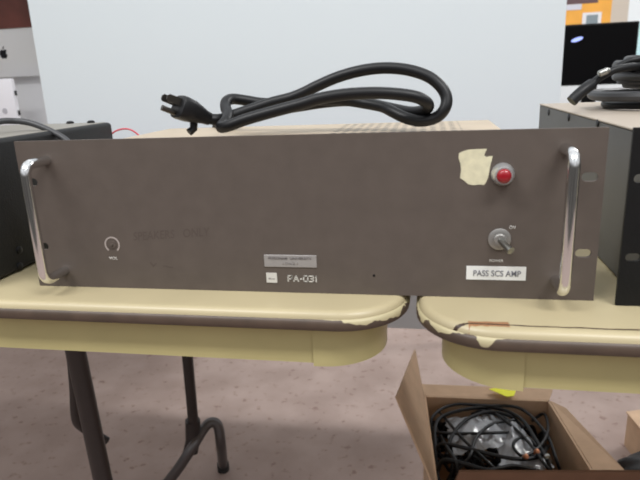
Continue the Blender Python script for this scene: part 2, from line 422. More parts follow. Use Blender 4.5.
# ================================================================ MAIN AMPLIFIER
HP = .1334
amp = thing('rack_amplifier', 'plum-brown rack amplifier with two chrome handles, red lamp and white label, across both tables', 'amplifier', (0, 0, ZT))
b = plate_with_holes([(-.2413, ZT + .0002), (.2413, ZT + .0002), (.2413, ZT + HP), (-.2413, ZT + HP)],
                     [slot(sx * .231, z, .0118, .0068) for sx in (-1, 1) for z in (.8375, .7785)], .0032)
obj('front_panel', b, M['panel'], amp, angle=30)
cx0, cx1, cz = -.176, .174, .8675
cy1 = (atz(178, 128.5, cz).y + atz(333, 123.5, cz).y + atz(470, 121, cz).y) / 3
b = B(); add_box(b, (cx0, .0034, ZT + .003), (cx1, cy1, cz - .0015), .0015)
obj('chassis', b, M['tan'], amp, angle=30)
b = B(); add_box(b, (cx0 - .0012, .004, cz - .0135), (cx1 + .0012, cy1 + .001, cz), .0012)
vx0 = atz(338, 128, cz).x
obj('top_cover', b, vent_mat('tan_vented_lid', (178, 162, 140), vx0, .143, .045, cy1 - .008, .0088, .0029), amp, angle=30)
for sx in (-1, 1):
    hx = sx * .2123; st, r = .030, .0043; zt_, zb_ = (.8585, .7565) if sx > 0 else (.8565, .7555)
    pts = [(hx, 0, zt_)] + [(hx, -st + .009, zt_)]
    for k in range(1, 7): a = R(90 * k / 6); pts.append((hx, -st + .009 - .009 * math.sin(a), zt_ - .009 + .009 * math.cos(a)))
    for k in range(0, 7): a = R(90 * k / 6); pts.append((hx, -st + .009 - .009 * math.cos(a), zb_ + .009 - .009 * math.sin(a)))
    pts += [(hx, 0, zb_)]
    b = B(); add_tube(b, pts, r, 16); obj('handle', b, M['chrome'], amp, angle=60)
# indicator lamp
lc = aty(502.5, 174, 0)
b = B(); add_lathe(b, [(0, .0086), (.002, .0086), (.0035, .0078), (.0075, .0075), (.0095, .0063), (.0095, .0054)], lc, (0, -1, 0))
il = obj('indicator_lamp', b, mat('satin_bezel', (200, 200, 200), .3, metal=.7), amp)
b = B(); add_lathe(b, [(.008, .0054), (.0105, .0053), (.0120, .0042), (.0128, .002), (.0128, 0)], lc, (0, -1, 0)); o = obj('lens', b, M['redlens'], il); o['label'] = 'round red lens'
# toggle switch
sc_ = aty(499.5, 239, 0)
b = B(); add_lathe(b, [(0, .0086), (.0012, .0086), (.0016, .008), (.0016, .005), (.004, .0048), (.0045, .0042), (.0045, 0)], sc_, (0, -1, 0)); ts = obj('toggle_switch', b, M['dullsteel'], amp)
tip = aty(511, 251, -.017)
b = B(); add_tube(b, [sc_ + Vector((0, -.003, 0)), sc_.lerp(tip, .55) + Vector((0, -.003, 0)), tip], .0022, 12, r_end=.0031); obj('lever', b, M['steel'], ts)
# torn paper left by a sticker
tp = [(459, 153), (461.5, 152), (465, 150.5), (470, 149.5), (478, 149), (487, 148.8), (485.5, 152), (484.3, 155.3), (486.5, 157), (490, 156), (492.7, 156.2), (491.5, 161), (490, 167), (489, 173), (488, 178), (486, 182.5), (484, 185), (479, 184.5), (473, 185.2), (468, 184), (464, 180.5), (460, 178), (461, 170), (460.5, 164), (458.5, 158)]
b = B(); add_prism(b, [aty(u, v, 0) for u, v in tp], (0, -.0003, 0)); o = obj('paper_residue', b, M['tape'], amp, smooth=False); o['label'] = 'torn cream scrap of old sticker'
# white label
l0, l1 = aty(466.5, 266, 0), aty(525.5, 280.5, 0)
b = B(); add_box(b, (l0.x, -.0004, l1.z), (l1.x, 0, l0.z + .0002)); lb = obj('name_label', b, M['label'], amp, smooth=False)
obj('label_lettering', text_mesh('PASS SCS AMP', .0362, .0049, ((l0.x + l1.x) / 2 + .0008, -.0004, (l0.z + l1.z) / 2)), M['ink'], lb, smooth=False)
def txt(name, s, u, v, w, h, m, tilt=0, parent=amp, italic=0, bold=.008, depth=.0002):
    c = aty(u, v, 0); return obj(name, text_mesh(s, w, h, (c.x, 0, c.z), tilt, italic=italic, bold=bold, depth=depth), m, parent, smooth=False)
txt('switch_lettering', 'POWER', 496.3, 260.8, .0105, .0021, M['print'])
txt('switch_lettering', 'ON', 512.3, 227.3, .0044, .0026, M['print'])
# property plate, square emblem and model number
n0, n1 = aty(263.8, 254.5, 0), aty(317, 267.6, 0)
b = B(); add_box(b, (n0.x, -.0007, n1.z), (n1.x, 0, n0.z), .0003, 1); pl = obj('name_plate', b, M['plate'], amp, smooth=False)
obj('plate_lettering', text_mesh('FORDHAM  UNIVERSITY', .0372, .0022, ((n0.x + n1.x) / 2, -.0007, n0.z - .0028)), M['plateink'], pl, smooth=False)
obj('plate_lettering', text_mesh('10431', .013, .0026, ((n0.x + n1.x) / 2, -.0007, n1.z + .0036)), M['plateink2'], pl, smooth=False)
e0, e1 = aty(266.2, 272.6, 0), aty(277.4, 282.6, 0)
b = B(); add_box(b, (e0.x, -.0005, e1.z), (e1.x, 0, e0.z)); em = obj('square_emblem', b, M['print'], amp, smooth=False)
b = B(); add_prism(b, [(e0.x + .003 + .0012 * math.cos(k), -.0005, (e0.z + e1.z) / 2 - .0007 + .0007 * math.sin(k)) for k in [i * .5 for i in range(12)]], (0, -.0002, 0))
add_box(b, (e0.x + .0045, -.0007, (e0.z + e1.z) / 2 - .0013), (e0.x + .0075, -.0005, (e0.z + e1.z) / 2 - .0006)); obj('emblem_mark', b, M['plateink2'], em, smooth=False)
c = aty(302, 278.6, 0); b = B(); lw = .00098
glyphs = {'P': [[(0, 0), (0, 1), (.85, 1), (1, .86), (1, .56), (.85, .42), (0, .42)]], 'A': [[(0, 0), (.5, 1), (1, 0)], [(.22, .32), (.78, .32)]], '-': [[(.2, .42), (.8, .42)]],
          '0': [[(0, .1), (0, .9), (.1, 1), (.9, 1), (1, .9), (1, .1), (.9, 0), (.1, 0), (0, .1)]], '3': [[(0, 1), (1, 1), (1, 0), (0, 0)], [(.45, .5), (1, .5)]], '1': [[(.25, .8), (.6, 1), (.6, 0)]]}
xx = c.x - .0121
for ch, wd in (('P', .0035), ('A', .0040), ('-', .0016), ('0', .0036), ('3', .0032), ('1', .0016)):
    for ln in glyphs[ch]:
        q = [Vector((xx + u * wd, 0, c.z - .0024 + v * .0048)) for u, v in ln]
        for i in range(len(q) - 1):
            d = (q[i + 1] - q[i]).normalized() * lw * .45; n_ = Vector((-d.z, 0, d.x)) * 1.1
            add_prism(b, [q[i] - d + n_, q[i + 1] + d + n_, q[i + 1] + d - n_, q[i] - d - n_], (0, -.0003, 0))
    xx += wd + .0015
obj('model_number', b, M['print'], amp, smooth=False)
# volume ring around a recessed shaft
vc = aty(112.3, 244.6, 0)
b = B(); ring = []
for k in range(41):
    a = R(-52 + 284 * k / 40); ring.append((math.cos(a), math.sin(a)))
outer = [Vector((vc.x + x * .0073, 0, vc.z + z * .0073)) for x, z in ring]; inner = [Vector((vc.x + x * .0060, 0, vc.z + z * .0060)) for x, z in ring]
for i in range(40): add_prism(b, [outer[i], outer[i + 1], inner[i + 1], inner[i]], (0, -.0003, 0))
vr = obj('volume_ring', b, M['printdim'], amp, smooth=False)
b = B(); add_lathe(b, [(0, .0036), (.0006, .0036), (.0006, .0012), (.002, .001), (.002, 0)], vc, (0, -1, 0), 20); obj('volume_shaft', b, M['panel'], amp)
txt('volume_lettering', 'VOL', 113.5, 258.2, .0082, .0026, M['print'])
txt('pencil_writing', 'SPEAKERS   ONLY', 171, 234, .072, .0075, M['pencil'], tilt=4, italic=.2, bold=0, depth=.0001)
txt('pencil_writing', 'v ~', 161, 266, .022, .004, M['pencil'], tilt=-8, bold=0, depth=.0001)

b = B(); add_lathe(b, [(0, .0011), (.0004, .0009), (.0004, 0)], aty(374, 275.5, 0), (0, -1, 0), 12); obj('blind_rivet', b, M['screw'], amp)

# ================================================================ POWER CORD ON THE AMPLIFIER
W = [  # (u, v, depth Y)
 (206, 118, .040), (215, 119.5, .042), (224, 118.5, .05), (237, 114, .056), (252, 109, .060), (272, 102.5, .064), (290, 98, .066), (304, 92.5, .066), (316, 86.5, .066), (338, 77, .066), (362, 70.5, .066), (385, 68, .066), (408, 70, .064), (428, 76.5, .060), (441, 87, .056), (446.5, 98, .053), (444.5, 109, .050), (436, 117.5, .050), (421, 121, .050), (406, 118, .054), (393, 112, .060), (383, 107, .068), (366, 103.5, .076), (345, 100.5, .08), (322, 100, .084), (300, 101, .086), (280, 103, .084), (262, 103, .080), (246, 100.5, .076), (233, 99, .070), (226.5, 101.5, .062), (225.5, 107.5, .054), (228, 114, .044), (226, 121, .034), (221, 127, .028), (228, 126, .022), (245, 119.8, .022), (270, 112.5, .024), (300, 104.5, .026), (320, 98.5, .028), (345, 94.5, .030), (372, 93, .032), (396, 94, .034), (416, 97, .036), (426.5, 102.5, .040), (428, 107.5, .048), (422, 111, .056), (410, 112, .066), (394, 109, .078), (374, 104.5, .088), (352, 101, .096), (326, 102.5, .10), (300, 106.5, .105), (272, 111, .11), (248, 117, .12), (232, 122, .135), (222, 125, .16), (216, 130, .185)]
cord = thing('power_cord', 'thick black power cord with a three-prong plug coiled on top of the plum-brown amplifier', 'power cord', (0, .05, cz))
pts = [aty(*w) for w in W]
for p in pts: p.z = max(p.z, cz + .0052) if p.y < cy1 + .005 else p.z
pts += [Vector((pts[-1].x - .004, cy1 + .02, cz - .04)), Vector((pts[-1].x - .01, cy1 + .015, cz - .07)), Vector((pts[-1].x - .012, cy1 - .002, cz - .075))]
b = B(); add_tube(b, pts, .0049, 14, smooth=6); obj('cable', b, M['cord'], cord)
# plug: body, strain relief, two blades and a round earth pin
nk, fr = aty(209, 119, .040), aty(177, 106, .020)
ax = (fr - nk).normalized(); up = (Vector((0, 0, 1)) - ax * ax.z).normalized(); sd = ax.cross(up)
def P(a, s, u): return nk + ax * a + sd * s + up * u
L = (fr - nk).length
b = B(); rings = []
for a, w, h in ((0, .0055, .0055), (.005, .0068, .006), (.011, .0098, .0078), (.018, .0125, .0095), (L - .004, .0138, .0102), (L - .001, .0132, .0098), (L, .0118, .0085)):
    rings.append([b.verts.new(P(a, w * math.copysign(abs(math.cos(t)) ** .55, math.cos(t)), h * math.copysign(abs(math.sin(t)) ** .55, math.sin(t)))) for t in [2 * math.pi * k / 24 for k in range(24)]])
for A, Bq in zip(rings, rings[1:]):
    for k in range(24): b.faces.new((A[k], A[(k + 1) % 24], Bq[(k + 1) % 24], Bq[k]))
b.faces.new(rings[0][::-1]); b.faces.new(rings[-1])
plug = obj('plug', b, M['cord'], cord, angle=40)
for s in (-1, 1):
    b = B(); add_prism(b, [P(L - .001, s * .0063 - .0008, .0065), P(L + .011, s * .0063 - .0008, .0062), P(L + .0125, s * .0063 - .0008, .0045), P(L + .0125, s * .0063 - .0008, .0015), P(L + .011, s * .0063 - .0008, 0), P(L - .001, s * .0063 - .0008, 0)], sd * .0016)
    obj('blade', b, M['brass'], plug, smooth=False)
b = B(); add_tube(b, [P(L - .001, 0, -.006), P(L + .010, 0, -.006), P(L + .012, 0, -.006)], .0024, 12); obj('earth_pin', b, M['brass'], plug)
b = B(); add_tube(b, [P(.012, .002, -.006), P(.010, .002, -.0125), P(.013, .002, -.017)], .0034, 10); obj('strain_tab', b, M['cord'], plug)

# ================================================================ LEFT UNIT
lu = thing('black_amplifier', 'black amplifier with grey lid at the left end, behind the left chrome handle', 'amplifier', (-.53, .11, ZT))
X1 = -.2895; YB = .249; ZL = .8722
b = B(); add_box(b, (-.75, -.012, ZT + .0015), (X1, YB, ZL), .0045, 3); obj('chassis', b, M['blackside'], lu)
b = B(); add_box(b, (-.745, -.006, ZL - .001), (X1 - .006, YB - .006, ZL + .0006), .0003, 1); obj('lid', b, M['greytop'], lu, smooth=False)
for u, v in ((70, 122), (91, 122)):
    k = aty(u, v, YB - .012); b = B(); add_lathe(b, [(0, .0048), (.002, .0046), (.0032, .0028), (.0034, 0)], (k.x, YB - .012, ZL + .0005), (0, 0, 1), 16); obj('lid_screw', b, M['screw'], lu)
for u, v in ((19, 250), (19.5, 266)):
    k = at(u, v, 0, X1); b = B(); add_lathe(b, [(0, .004), (.0015, .0036), (.0022, .0015), (.0022, 0)], k, (1, 0, 0), 16); obj('side_screw', b, M['screw'], lu)
b = B(); add_box(b, (-.772, -.0155, ZT + .0005), (X1 + .0005, -.0122, ZT + HP), .0004, 1); obj('front_panel', b, M['black'], lu, smooth=False)

g = [(-30, 138, .05), (-14, 126, .09), (0, 121.5, .11), (14, 121, .125), (28, 122.5, .13), (42, 127, .13), (54, 132.5, .128), (64, 138.5, .125), (72, 146, .12), (80, 157, .116), (88, 175, .11), (94, 200, .105)]
pts = [aty(*q) for q in g]; pts += [Vector((-.235, .11, .765)), Vector((-.228, .12, .747)), Vector((-.222, .15, .7455)), Vector((-.215, .25, .7455))]
pts[0] = Vector((pts[0].x, pts[0].y, ZL + .0045))
b = B(); add_tube(b, pts, .0034, 12, smooth=6)
tag(obj('patch_cable', b, M['cordgrey']), 'dark grey cable arching over the black amplifier at the left edge', 'cable')

g = [(107, 141, .262), (113, 132.8, .262), (121, 129.3, .262), (129, 129.3, .262), (136, 133, .262), (143, 141, .262)]
pts = [aty(*q) for q in g]; pts = [pts[0] + Vector((-.012, 0, -.10)), pts[0] + Vector((-.008, 0, -.03))] + pts + [pts[-1] + Vector((.012, 0, -.03)), pts[-1] + Vector((.02, 0, -.10))]
pts[-1].z = ZT + .0012; pts[0].z = ZT + .0012
b = B(); add_tube(b, pts, .0011, 8, smooth=6)
tag(obj('red_wire', b, M['redwire']), 'thin red wire arching between the left black amplifier and the brown one', 'wire')

# ================================================================ RIGHT UNIT
ru = thing('black_faced_amplifier', 'amplifier with black slotted front and grey side under a coil of cables, right edge', 'amplifier', (.5, .2, ZT))
XL = .2735
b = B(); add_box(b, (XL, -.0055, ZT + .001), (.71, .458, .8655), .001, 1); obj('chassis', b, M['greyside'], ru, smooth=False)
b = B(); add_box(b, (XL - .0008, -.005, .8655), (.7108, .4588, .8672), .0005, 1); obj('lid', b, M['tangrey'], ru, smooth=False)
fx0 = .2548
b = plate_with_holes([(fx0, ZT + .0003), (fx0 + .4826, ZT + .0003), (fx0 + .4826, ZT + HP), (fx0, ZT + HP)],
                     [slot(fx0 + .0085 if s < 0 else fx0 + .4741, z, .0105, .0065) for s in (-1, 1) for z in (.8375, .7785)], .003)
bmesh.ops.translate(b, vec=(0, -.009, 0), verts=b.verts[:]); obj('front_panel', b, M['black'], ru, angle=30)
for u, v in ((549, 112.5), (569, 117.5), (598, 123.5)):
    k = at(u, v, 0, XL); b = B(); add_lathe(b, [(0, .0042), (.0014, .0038), (.002, .0015), (.002, 0)], k, (-1, 0, 0), 16); obj('side_screw', b, M['screw'], ru)

# cables heaped on it
ZR = .8672
def coil(bm, c, rx, ry, turns, r, z0, dz, jit=.004, n=26, ph=0):
    pts = []
    for k in range(int(turns * n)):
        a = 2 * math.pi * k / n + ph
        pts.append(Vector((c[0] + (rx + random.uniform(-jit, jit)) * math.cos(a), c[1] + (ry + random.uniform(-jit, jit)) * math.sin(a), z0 + dz * k / n + random.uniform(0, .001))))
    add_tube(bm, pts, r, 10); return pts
c0 = (.395, .30)
b = B(); coil(b, (.405, .30), .084, .07, 1.0, .0045, ZR + .0047, 0, .001)
tag(obj('coiled_cable', b, M['cord']), 'black cable coiled flat on the right amplifier lid, lowest of the heap', 'cable')
b = B(); coil(b, c0, .089, .078, .98, .0058, ZR + .0155, 0, .0008)
tag(obj('coiled_cable', b, M['cordgrey']), 'thick grey cable ring lying on the lowest coil of the heap, right edge', 'cable')
b = B()
for t in range(7): coil(b, (.408, .30), .066 + .006 * (t % 3), .058 + .005 * (t % 3), .98, .0048, ZR + .027 + .0045 * t, 0, .0012, ph=t)
tag(obj('coiled_cable', b, M['cordgrey']), 'bundled dark cable heaped on top of the grey ring at the right edge', 'cable')
cp = thing('cable_plug', 'black cable plug leaning on the coil in front of the black monitor', 'plug', tuple(aty(572, 101, .30)))
pp = [aty(*q) for q in ((571.5, 101.5, .23), (578, 95, .232), (585, 89, .235), (592, 84, .24))]
b = B(); add_tube(b, pp, .0062, 14, smooth=4); obj('plug_body', b, M['cord'], cp)
b = B(); add_tube(b, [pp[-1], aty(598, 79, .243), aty(606, 74, .247), aty(618, 69, .25), aty(640, 66, .26), aty(665, 70, .28)], .0042, 12, smooth=5); obj('cable', b, M['cord'], cp)
b = B(); c_ = aty(604, 72, .236); add_lathe(b, [(-.006, .0026), (-.005, .0036), (.003, .0036), (.004, .0028), (.006, .0024), (.006, 0)], c_, (.9, .1, .35), 16)
tag(obj('jack_plug', b, M['steel']), 'small metal jack plug on the cable heap in front of the black monitor', 'plug')
b = B(); add_tube(b, [aty(*q) for q in ((618, 66.5, .262), (626, 62.5, .262), (634, 60, .262), (648, 58.5, .265), (668, 63, .27), (690, 80, .28))], .0038, 12, smooth=6)
tag(obj('loose_cable', b, M['cord']), 'thin black cable looping over the top of the heap at the right edge', 'cable')

# ================================================================ CARDBOARD BOX
ZB = .25
A = atz(424, 399, ZB); Bc = atz(549, 399.5, ZB)              # rear rim corners
yb = (A.y + Bc.y) / 2; 
fl = Vector((.133, .37, ZB)); frr = Vector((atz(592, 474, ZB).x + .012, .40, ZB))
rl, rr = Vector((A.x, yb, ZB)), Vector((Bc.x, yb + .01, ZB))
box = thing('cardboard_box', 'open cardboard box of tangled black cables on the floor under the right table', 'box', tuple((rl + rr + fl + frr) / 4 - Vector((0, 0, ZB))))
def wall(name, a, c, m, z0=0, th=.004, inward=None):
    a, c = Vector(a), Vector(c); n_ = Vector((-(c - a).y, (c - a).x, 0)).normalized() * th
    b = B(); add_prism(b, [(a.x, a.y, z0), (c.x, c.y, z0), (c.x, c.y, a.z), (a.x, a.y, a.z)], n_); return obj(name, b, m, box, smooth=False)
wall('side_wall', fl, rl, M['card'], th=-.004); wall('back_wall', rl, rr, M['card'], th=-.004)
wall('side_wall', rr, frr, M['card'], th=-.004); wall('front_wall', frr, fl, M['card'], th=-.004)
b = B(); add_prism(b, [(q.x, q.y, .001) for q in (fl, frr, rr, rl)], (0, 0, .004)); obj('bottom', b, M['card'], box, smooth=False)
def flap(pts, m=M['card'], name='flap'):
    pts = [Vector(p) for p in pts]; n_ = (pts[1] - pts[0]).cross(pts[2] - pts[0]).normalized() * .0035
    b = B(); add_prism(b, pts, n_); return obj(name, b, m, box, smooth=False)
flap([rl + Vector((0, 0, .001)), fl + Vector((0, 0, .001)), at(397, 396.5, 1, .41), at(415.5, 349.5, 1, .69)])   # left flap stands up
bk0, bk1 = at(421, 384, 1, yb + .035), at(553, 389, 1, yb + .05)
flap([rr + Vector((0, .001, 0)), rl + Vector((0, .001, 0)), bk0, bk1])
rk0, rk1 = atz(566, 408, ZB + .005), atz(636, 482, ZB + .005)
flap([frr + Vector((.001, 0, 0)), rr + Vector((.001, 0, 0)), rk0, rk1])
f0, f1 = at(459, 470, 1, .33), at(655, 470, 1, .36)
flap([fl + Vector((.02, -.002, 0)), frr + Vector((0, -.002, 0)), f1, f0], M['cardshade'])  # front flap, its shade painted in by the darker cardboard

# cables in the box
ctr = (rl + rr + fl + frr) / 4
def px(u, v, z):
    q = atz(u, v, .205 + (z - .12) * .37); q.y = min(max(q.y, .415), yb - .012)
    x0 = fl.x + (rl.x - fl.x) * (q.y - fl.y) / (yb - fl.y) + .012; x1 = frr.x + (rr.x - frr.x) * (q.y - frr.y) / (rr.y - frr.y) - .012
    q.x = min(max(q.x, x0), x1); return q
cable_paths = [
 [(428, 440, .13), (432, 418, .20), (452, 405, .215), (485, 401, .22), (520, 408, .215), (545, 432, .20), (556, 458, .17), (560, 470, .13)],
 [(436, 470, .12), (430, 444, .18), (438, 420, .205), (462, 410, .215), (494, 406, .21), (520, 418, .21), (536, 440, .20), (548, 462, .18), (552, 476, .12)],
 [(420, 432, .16), (440, 433, .205), (462, 433.5, .21), (486, 433, .21), (508, 432, .2), (514, 429, .19), (505, 418, .2), (480, 410, .2)],
 [(424, 452, .15), (442, 444, .20), (470, 449, .21), (498, 456, .205), (520, 459, .20), (540, 456, .18), (548, 446, .16)],
 [(438, 410, .17), (450, 424, .205), (464, 440, .21), (480, 455, .205), (492, 466, .19), (500, 474, .14)],
 [(446, 455, .17), (452, 436, .205), (466, 420, .215), (488, 412, .215), (510, 416, .20), (524, 428, .17)],
 [(526, 402, .14), (544, 414, .19), (548, 430, .2), (540, 446, .2), (524, 456, .2), (514, 448, .205), (516, 440, .205), (528, 438, .2), (536, 446, .19)],
 [(430, 470, .14), (444, 460, .195), (466, 464, .2), (488, 470, .195), (512, 466, .19), (536, 470, .17)],
 [(470, 404, .16), (488, 410, .2), (512, 426, .215), (530, 444, .21), (546, 466, .19), (556, 474, .14)],
 [(436, 428, .15), (446, 446, .2), (456, 462, .2), (458, 476, .15)],
 [(458, 470, .15), (470, 456, .2), (476, 438, .215), (492, 424, .21), (516, 420, .19)],
]
for i, pth in enumerate(cable_paths):
    b = B(); add_tube(b, [px(u, v, z) for u, v, z in pth], .0031 + .0006 * (i % 2), 10, smooth=7)
    tag(obj('tangled_cable', b, M['cord']), 'black cable tangled with others inside the open cardboard box', 'cable', 'cables in the cardboard box')
# cable bed underneath that nobody could count
b = B()
for k in range(34):
    u0, v0 = random.uniform(430, 540), random.uniform(406, 470)
    c = px(u0, v0, .12); rx = random.uniform(.03, .07); ph = random.uniform(0, 6)
    pts = []
    for j in range(12):
        a = ph + j * .5; x = c.x + rx * math.cos(a); y = c.y + rx * .9 * math.sin(a)
        y = min(max(y, .43), yb - .015); xl = fl.x + (rl.x - fl.x) * (y - fl.y) / (yb - fl.y) + .015; xr = frr.x + (rr.x - frr.x) * (y - frr.y) / (rr.y - frr.y) - .015
        pts.append(Vector((min(max(x, xl), xr), y, .15 + .045 * random.random() + .01 * math.sin(a))))
    add_tube(b, pts, .0032, 8, smooth=4)
o = tag(obj('cable_bed', b, M['cord']), 'mass of black cables filling the lower part of the cardboard box', 'cables'); o['kind'] = 'stuff'
# crumpled clear bags among them
def bag(corners, z, seed, label):
    rnd = random.Random(seed); b = B(); n = 12; P4 = [px(u, v, z) for u, v in corners]; g_ = []
    for i in range(n + 1):
        row = []
        for j in range(n + 1):
            s, t = i / n, j / n
            q = P4[0].lerp(P4[1], s).lerp(P4[3].lerp(P4[2], s), t)
            edge = math.sin(math.pi * s) * math.sin(math.pi * t)
            row.append(b.verts.new(q + Vector((rnd.uniform(-.004, .004), rnd.uniform(-.004, .004), -.012 + .022 * edge + rnd.uniform(-.007, .007)))))
        g_.append(row)
    for i in range(n):
        for j in range(n): b.faces.new((g_[i][j], g_[i + 1][j], g_[i + 1][j + 1], g_[i][j + 1]))
    bmesh.ops.solidify(b, geom=b.faces[:], thickness=.0006)
    o = obj('plastic_bag', b, M['plastic'], smooth=True, angle=80); tag(o, label, 'plastic bag')
bag([(446, 414), (500, 408), (516, 440), (452, 448)], .192, 3, 'crumpled clear plastic bag under the cables at the back left of the box')
bag([(496, 412), (514, 414), (556, 464), (500, 462)], .185, 5, 'crumpled clear plastic bag under the cables at the right of the box')
b = B(); k = px(548, 458, .19); add_lathe(b, [(-.012, .0035), (-.003, .0035), (-.002, .0055), (.006, .0055), (.007, .004), (.007, 0)], k, (-.5, -.3, .8), 16)
tag(obj('jack_plug', b, M['steel']), 'small silver jack plug at the right side of the cables in the box', 'plug')
for (u, v, lab) in ((525, 457, 'copper-coloured plug end beside a cable in the box, left of the pair'), (536, 452, 'copper-coloured plug end beside a cable in the box, right of the pair')):
    b = B(); k = px(u, v, .205); add_lathe(b, [(-.01, .003), (0, .0045), (.006, .0045), (.007, .003), (.007, 0)], k, (.3, -.5, .6), 14)
    tag(obj('copper_plug', b, mat('copper_plug', (205, 140, 105), .4, metal=.5)), lab, 'plug')
# yellow slip on the rear flap
zz = lambda u, v: atz(u, v, ZB + .012)
b = B(); add_prism(b, [zz(489, 389.3), zz(497, 388), zz(516, 390.3), zz(514, 396), zz(507, 397)], (0, 0, .001))
tag(obj('yellow_slip', b, M['yellow'], smooth=False), 'bright yellow slip lying on the rear flap of the cardboard box', 'paper slip')

# cardboard flap and black bag at the right border
zc = .09
p_ = [atz(626, 413, zc), atz(660, 408, zc), atz(668, 440, zc), atz(641, 431, zc)]
cb = thing('flattened_carton', 'pale cardboard carton on the floor at the right border, beyond the box', 'carton', (p_[0].x + .05, p_[0].y, 0))
b = B(); add_prism(b, p_, (0, 0, .004)); obj('top_flap', b, M['card'], cb, smooth=False)
b = B(); add_prism(b, [(q.x + .004, q.y, 0) for q in p_], (0, 0, zc - .001)); obj('carton_body', b, M['card'], cb, smooth=False)
b = B(); bc = atz(633, 468, .035)
bmesh.ops.create_icosphere(b, subdivisions=4, radius=1)
for v in b.verts:
    n_ = v.co.copy(); k = 1 + .10 * math.sin(5 * n_.x + 2 * n_.y) + .06 * math.sin(9 * n_.y + 4 * n_.z)
    v.co = Vector((bc.x + .05 + n_.x * .075 * k, bc.y + n_.y * .045 * k, max(0.001, .035 + n_.z * .04 * k)))
tag(obj('black_pouch', b, M['shoe']), 'small black cloth pouch on the floor at the lower right border', 'pouch')

# ================================================================ WHITEBOARD BEHIND THE TABLES
YW = 1.0
xl, xr = aty(37, 60, YW).x, aty(563, 60, YW).x; zb0 = aty(413, 329, YW).z
wb = thing('whiteboard', 'large blank white board standing behind the two tables', 'whiteboard', ((xl + xr) / 2, YW + .03, 0))
b = B(); add_box(b, (xl, YW, zb0), (xr, YW + .022, 1.95), .002); obj('panel', b, M['board'], wb)
for x in (xl + .15, xr - .15):
    b = B(); add_box(b, (x - .02, 1.44, .04), (x + .02, 1.48, 1.8), .002); obj('post', b, M['boardframe'], wb)
    b = B(); add_box(b, (x - .022, 1.40, 0), (x + .022, 1.95, .04), .004); obj('foot', b, M['boardframe'], wb)
    for z in (1.1, 1.7):
        b = B(); add_box(b, (x - .015, YW + .0221, z - .015), (x + .015, 1.4399, z + .015), .002); obj('arm', b, M['boardframe'], wb)

# ================================================================ BACKGROUND LEFT: COMPUTER ON A DESK
YD = 1.22
dk = thing('desk', 'pale desk behind the white board at the left', 'desk', (-1.45, 1.5, 0))
b = B(); add_box(b, (-2.3, 1.12, .71), (-.80, 1.75, .74), .003); obj('desktop', b, M['desk'], dk)
for x in (-2.26, -.84):
    for y in (1.45, 1.71):
        b = B(); add_box(b, (x - .02, y - .02, 0), (x + .02, y + .02, .7098), .002); obj('leg', b, M['desk'], dk)
c_l = aty(3.5, 53, YD); zc0, zc1 = aty(15, 77, YD).z, aty(15, 28.3, YD).z
mc = thing('desktop_computer', 'silver all-in-one computer with a brown screen, half hidden behind the white board', 'computer', (c_l.x, YD + .08, .74))
b = B(); add_box(b, (c_l.x - .325, YD, zc0), (c_l.x + .325, YD + .03, zc1 + .40), .004); obj('case', b, M['alu'], mc)
b = B(); add_box(b, (c_l.x - .324, YD - .003, zc1), (c_l.x + .324, YD - .0002, zc1 + .399), .001, 1); sc = obj('screen', b, M['screenbrown'], mc, smooth=False); sc['label'] = 'dark brown screen'
b = B(); add_box(b, (c_l.x - .09, YD + .031, .748), (c_l.x + .09, YD + .037, zc0 + .12), .002); add_box(b, (c_l.x - .09, YD - .03, .741), (c_l.x + .09, YD + .15, .748), .003); obj('stand', b, M['alu'], mc)
lg = [(0, .55), (.25, .68), (.55, .68), (.82, .48), (.62, .28), (.58, .0), (.68, -.22), (.85, -.35), (.68, -.70), (.42, -1.0), (.2, -1.0), (0, -.92), (-.2, -1.0), (-.42, -1.0), (-.72, -.62), (-.88, -.1), (-.8, .38), (-.52, .66), (-.25, .68)]
s_ = .0155; b = B(); add_prism(b, [(c_l.x + x * s_, YD, c_l.z - .001 + z * s_) for x, z in lg], (0, -.0008, 0))
add_prism(b, [(c_l.x + x * s_, YD, c_l.z - .001 + z * s_) for x, z in ((0, .75), (.05, 1.1), (.32, 1.35), (.3, 1.0))], (0, -.0008, 0))
obj('emblem', b, M['logo'], mc, smooth=False)
w0, w1 = aty(-22, 80, 1.12), aty(17.5, 118, 1.12)
wx = thing('white_box', 'small white plastic box in front of the silver computer at the left border', 'box', ((w0.x + w1.x) / 2, 1.15, .74))
b = B(); add_box(b, (w0.x, 1.12, .7402), (w1.x, 1.136, w0.z), .003); obj('body', b, M['whitebox'], wx)
k = aty(5, 111, 1.12); b = B(); add_lathe(b, [(0, .0085), (.002, .008), (.002, 0)], (k.x, 1.1205, k.z), (0, -1, 0), 20); obj('round_button', b, M['greyspot'], wx)
for z in (aty(19, 93, 1.12).z, aty(20, 113, 1.12).z):
    b = B(); add_box(b, (w1.x - .0005, 1.126, z - (.007 if z > .82 else .003)), (w1.x + .003, 1.134, z + (.007 if z > .82 else .003)), .0008, 1); obj('side_catch', b, M['screw'], wx)

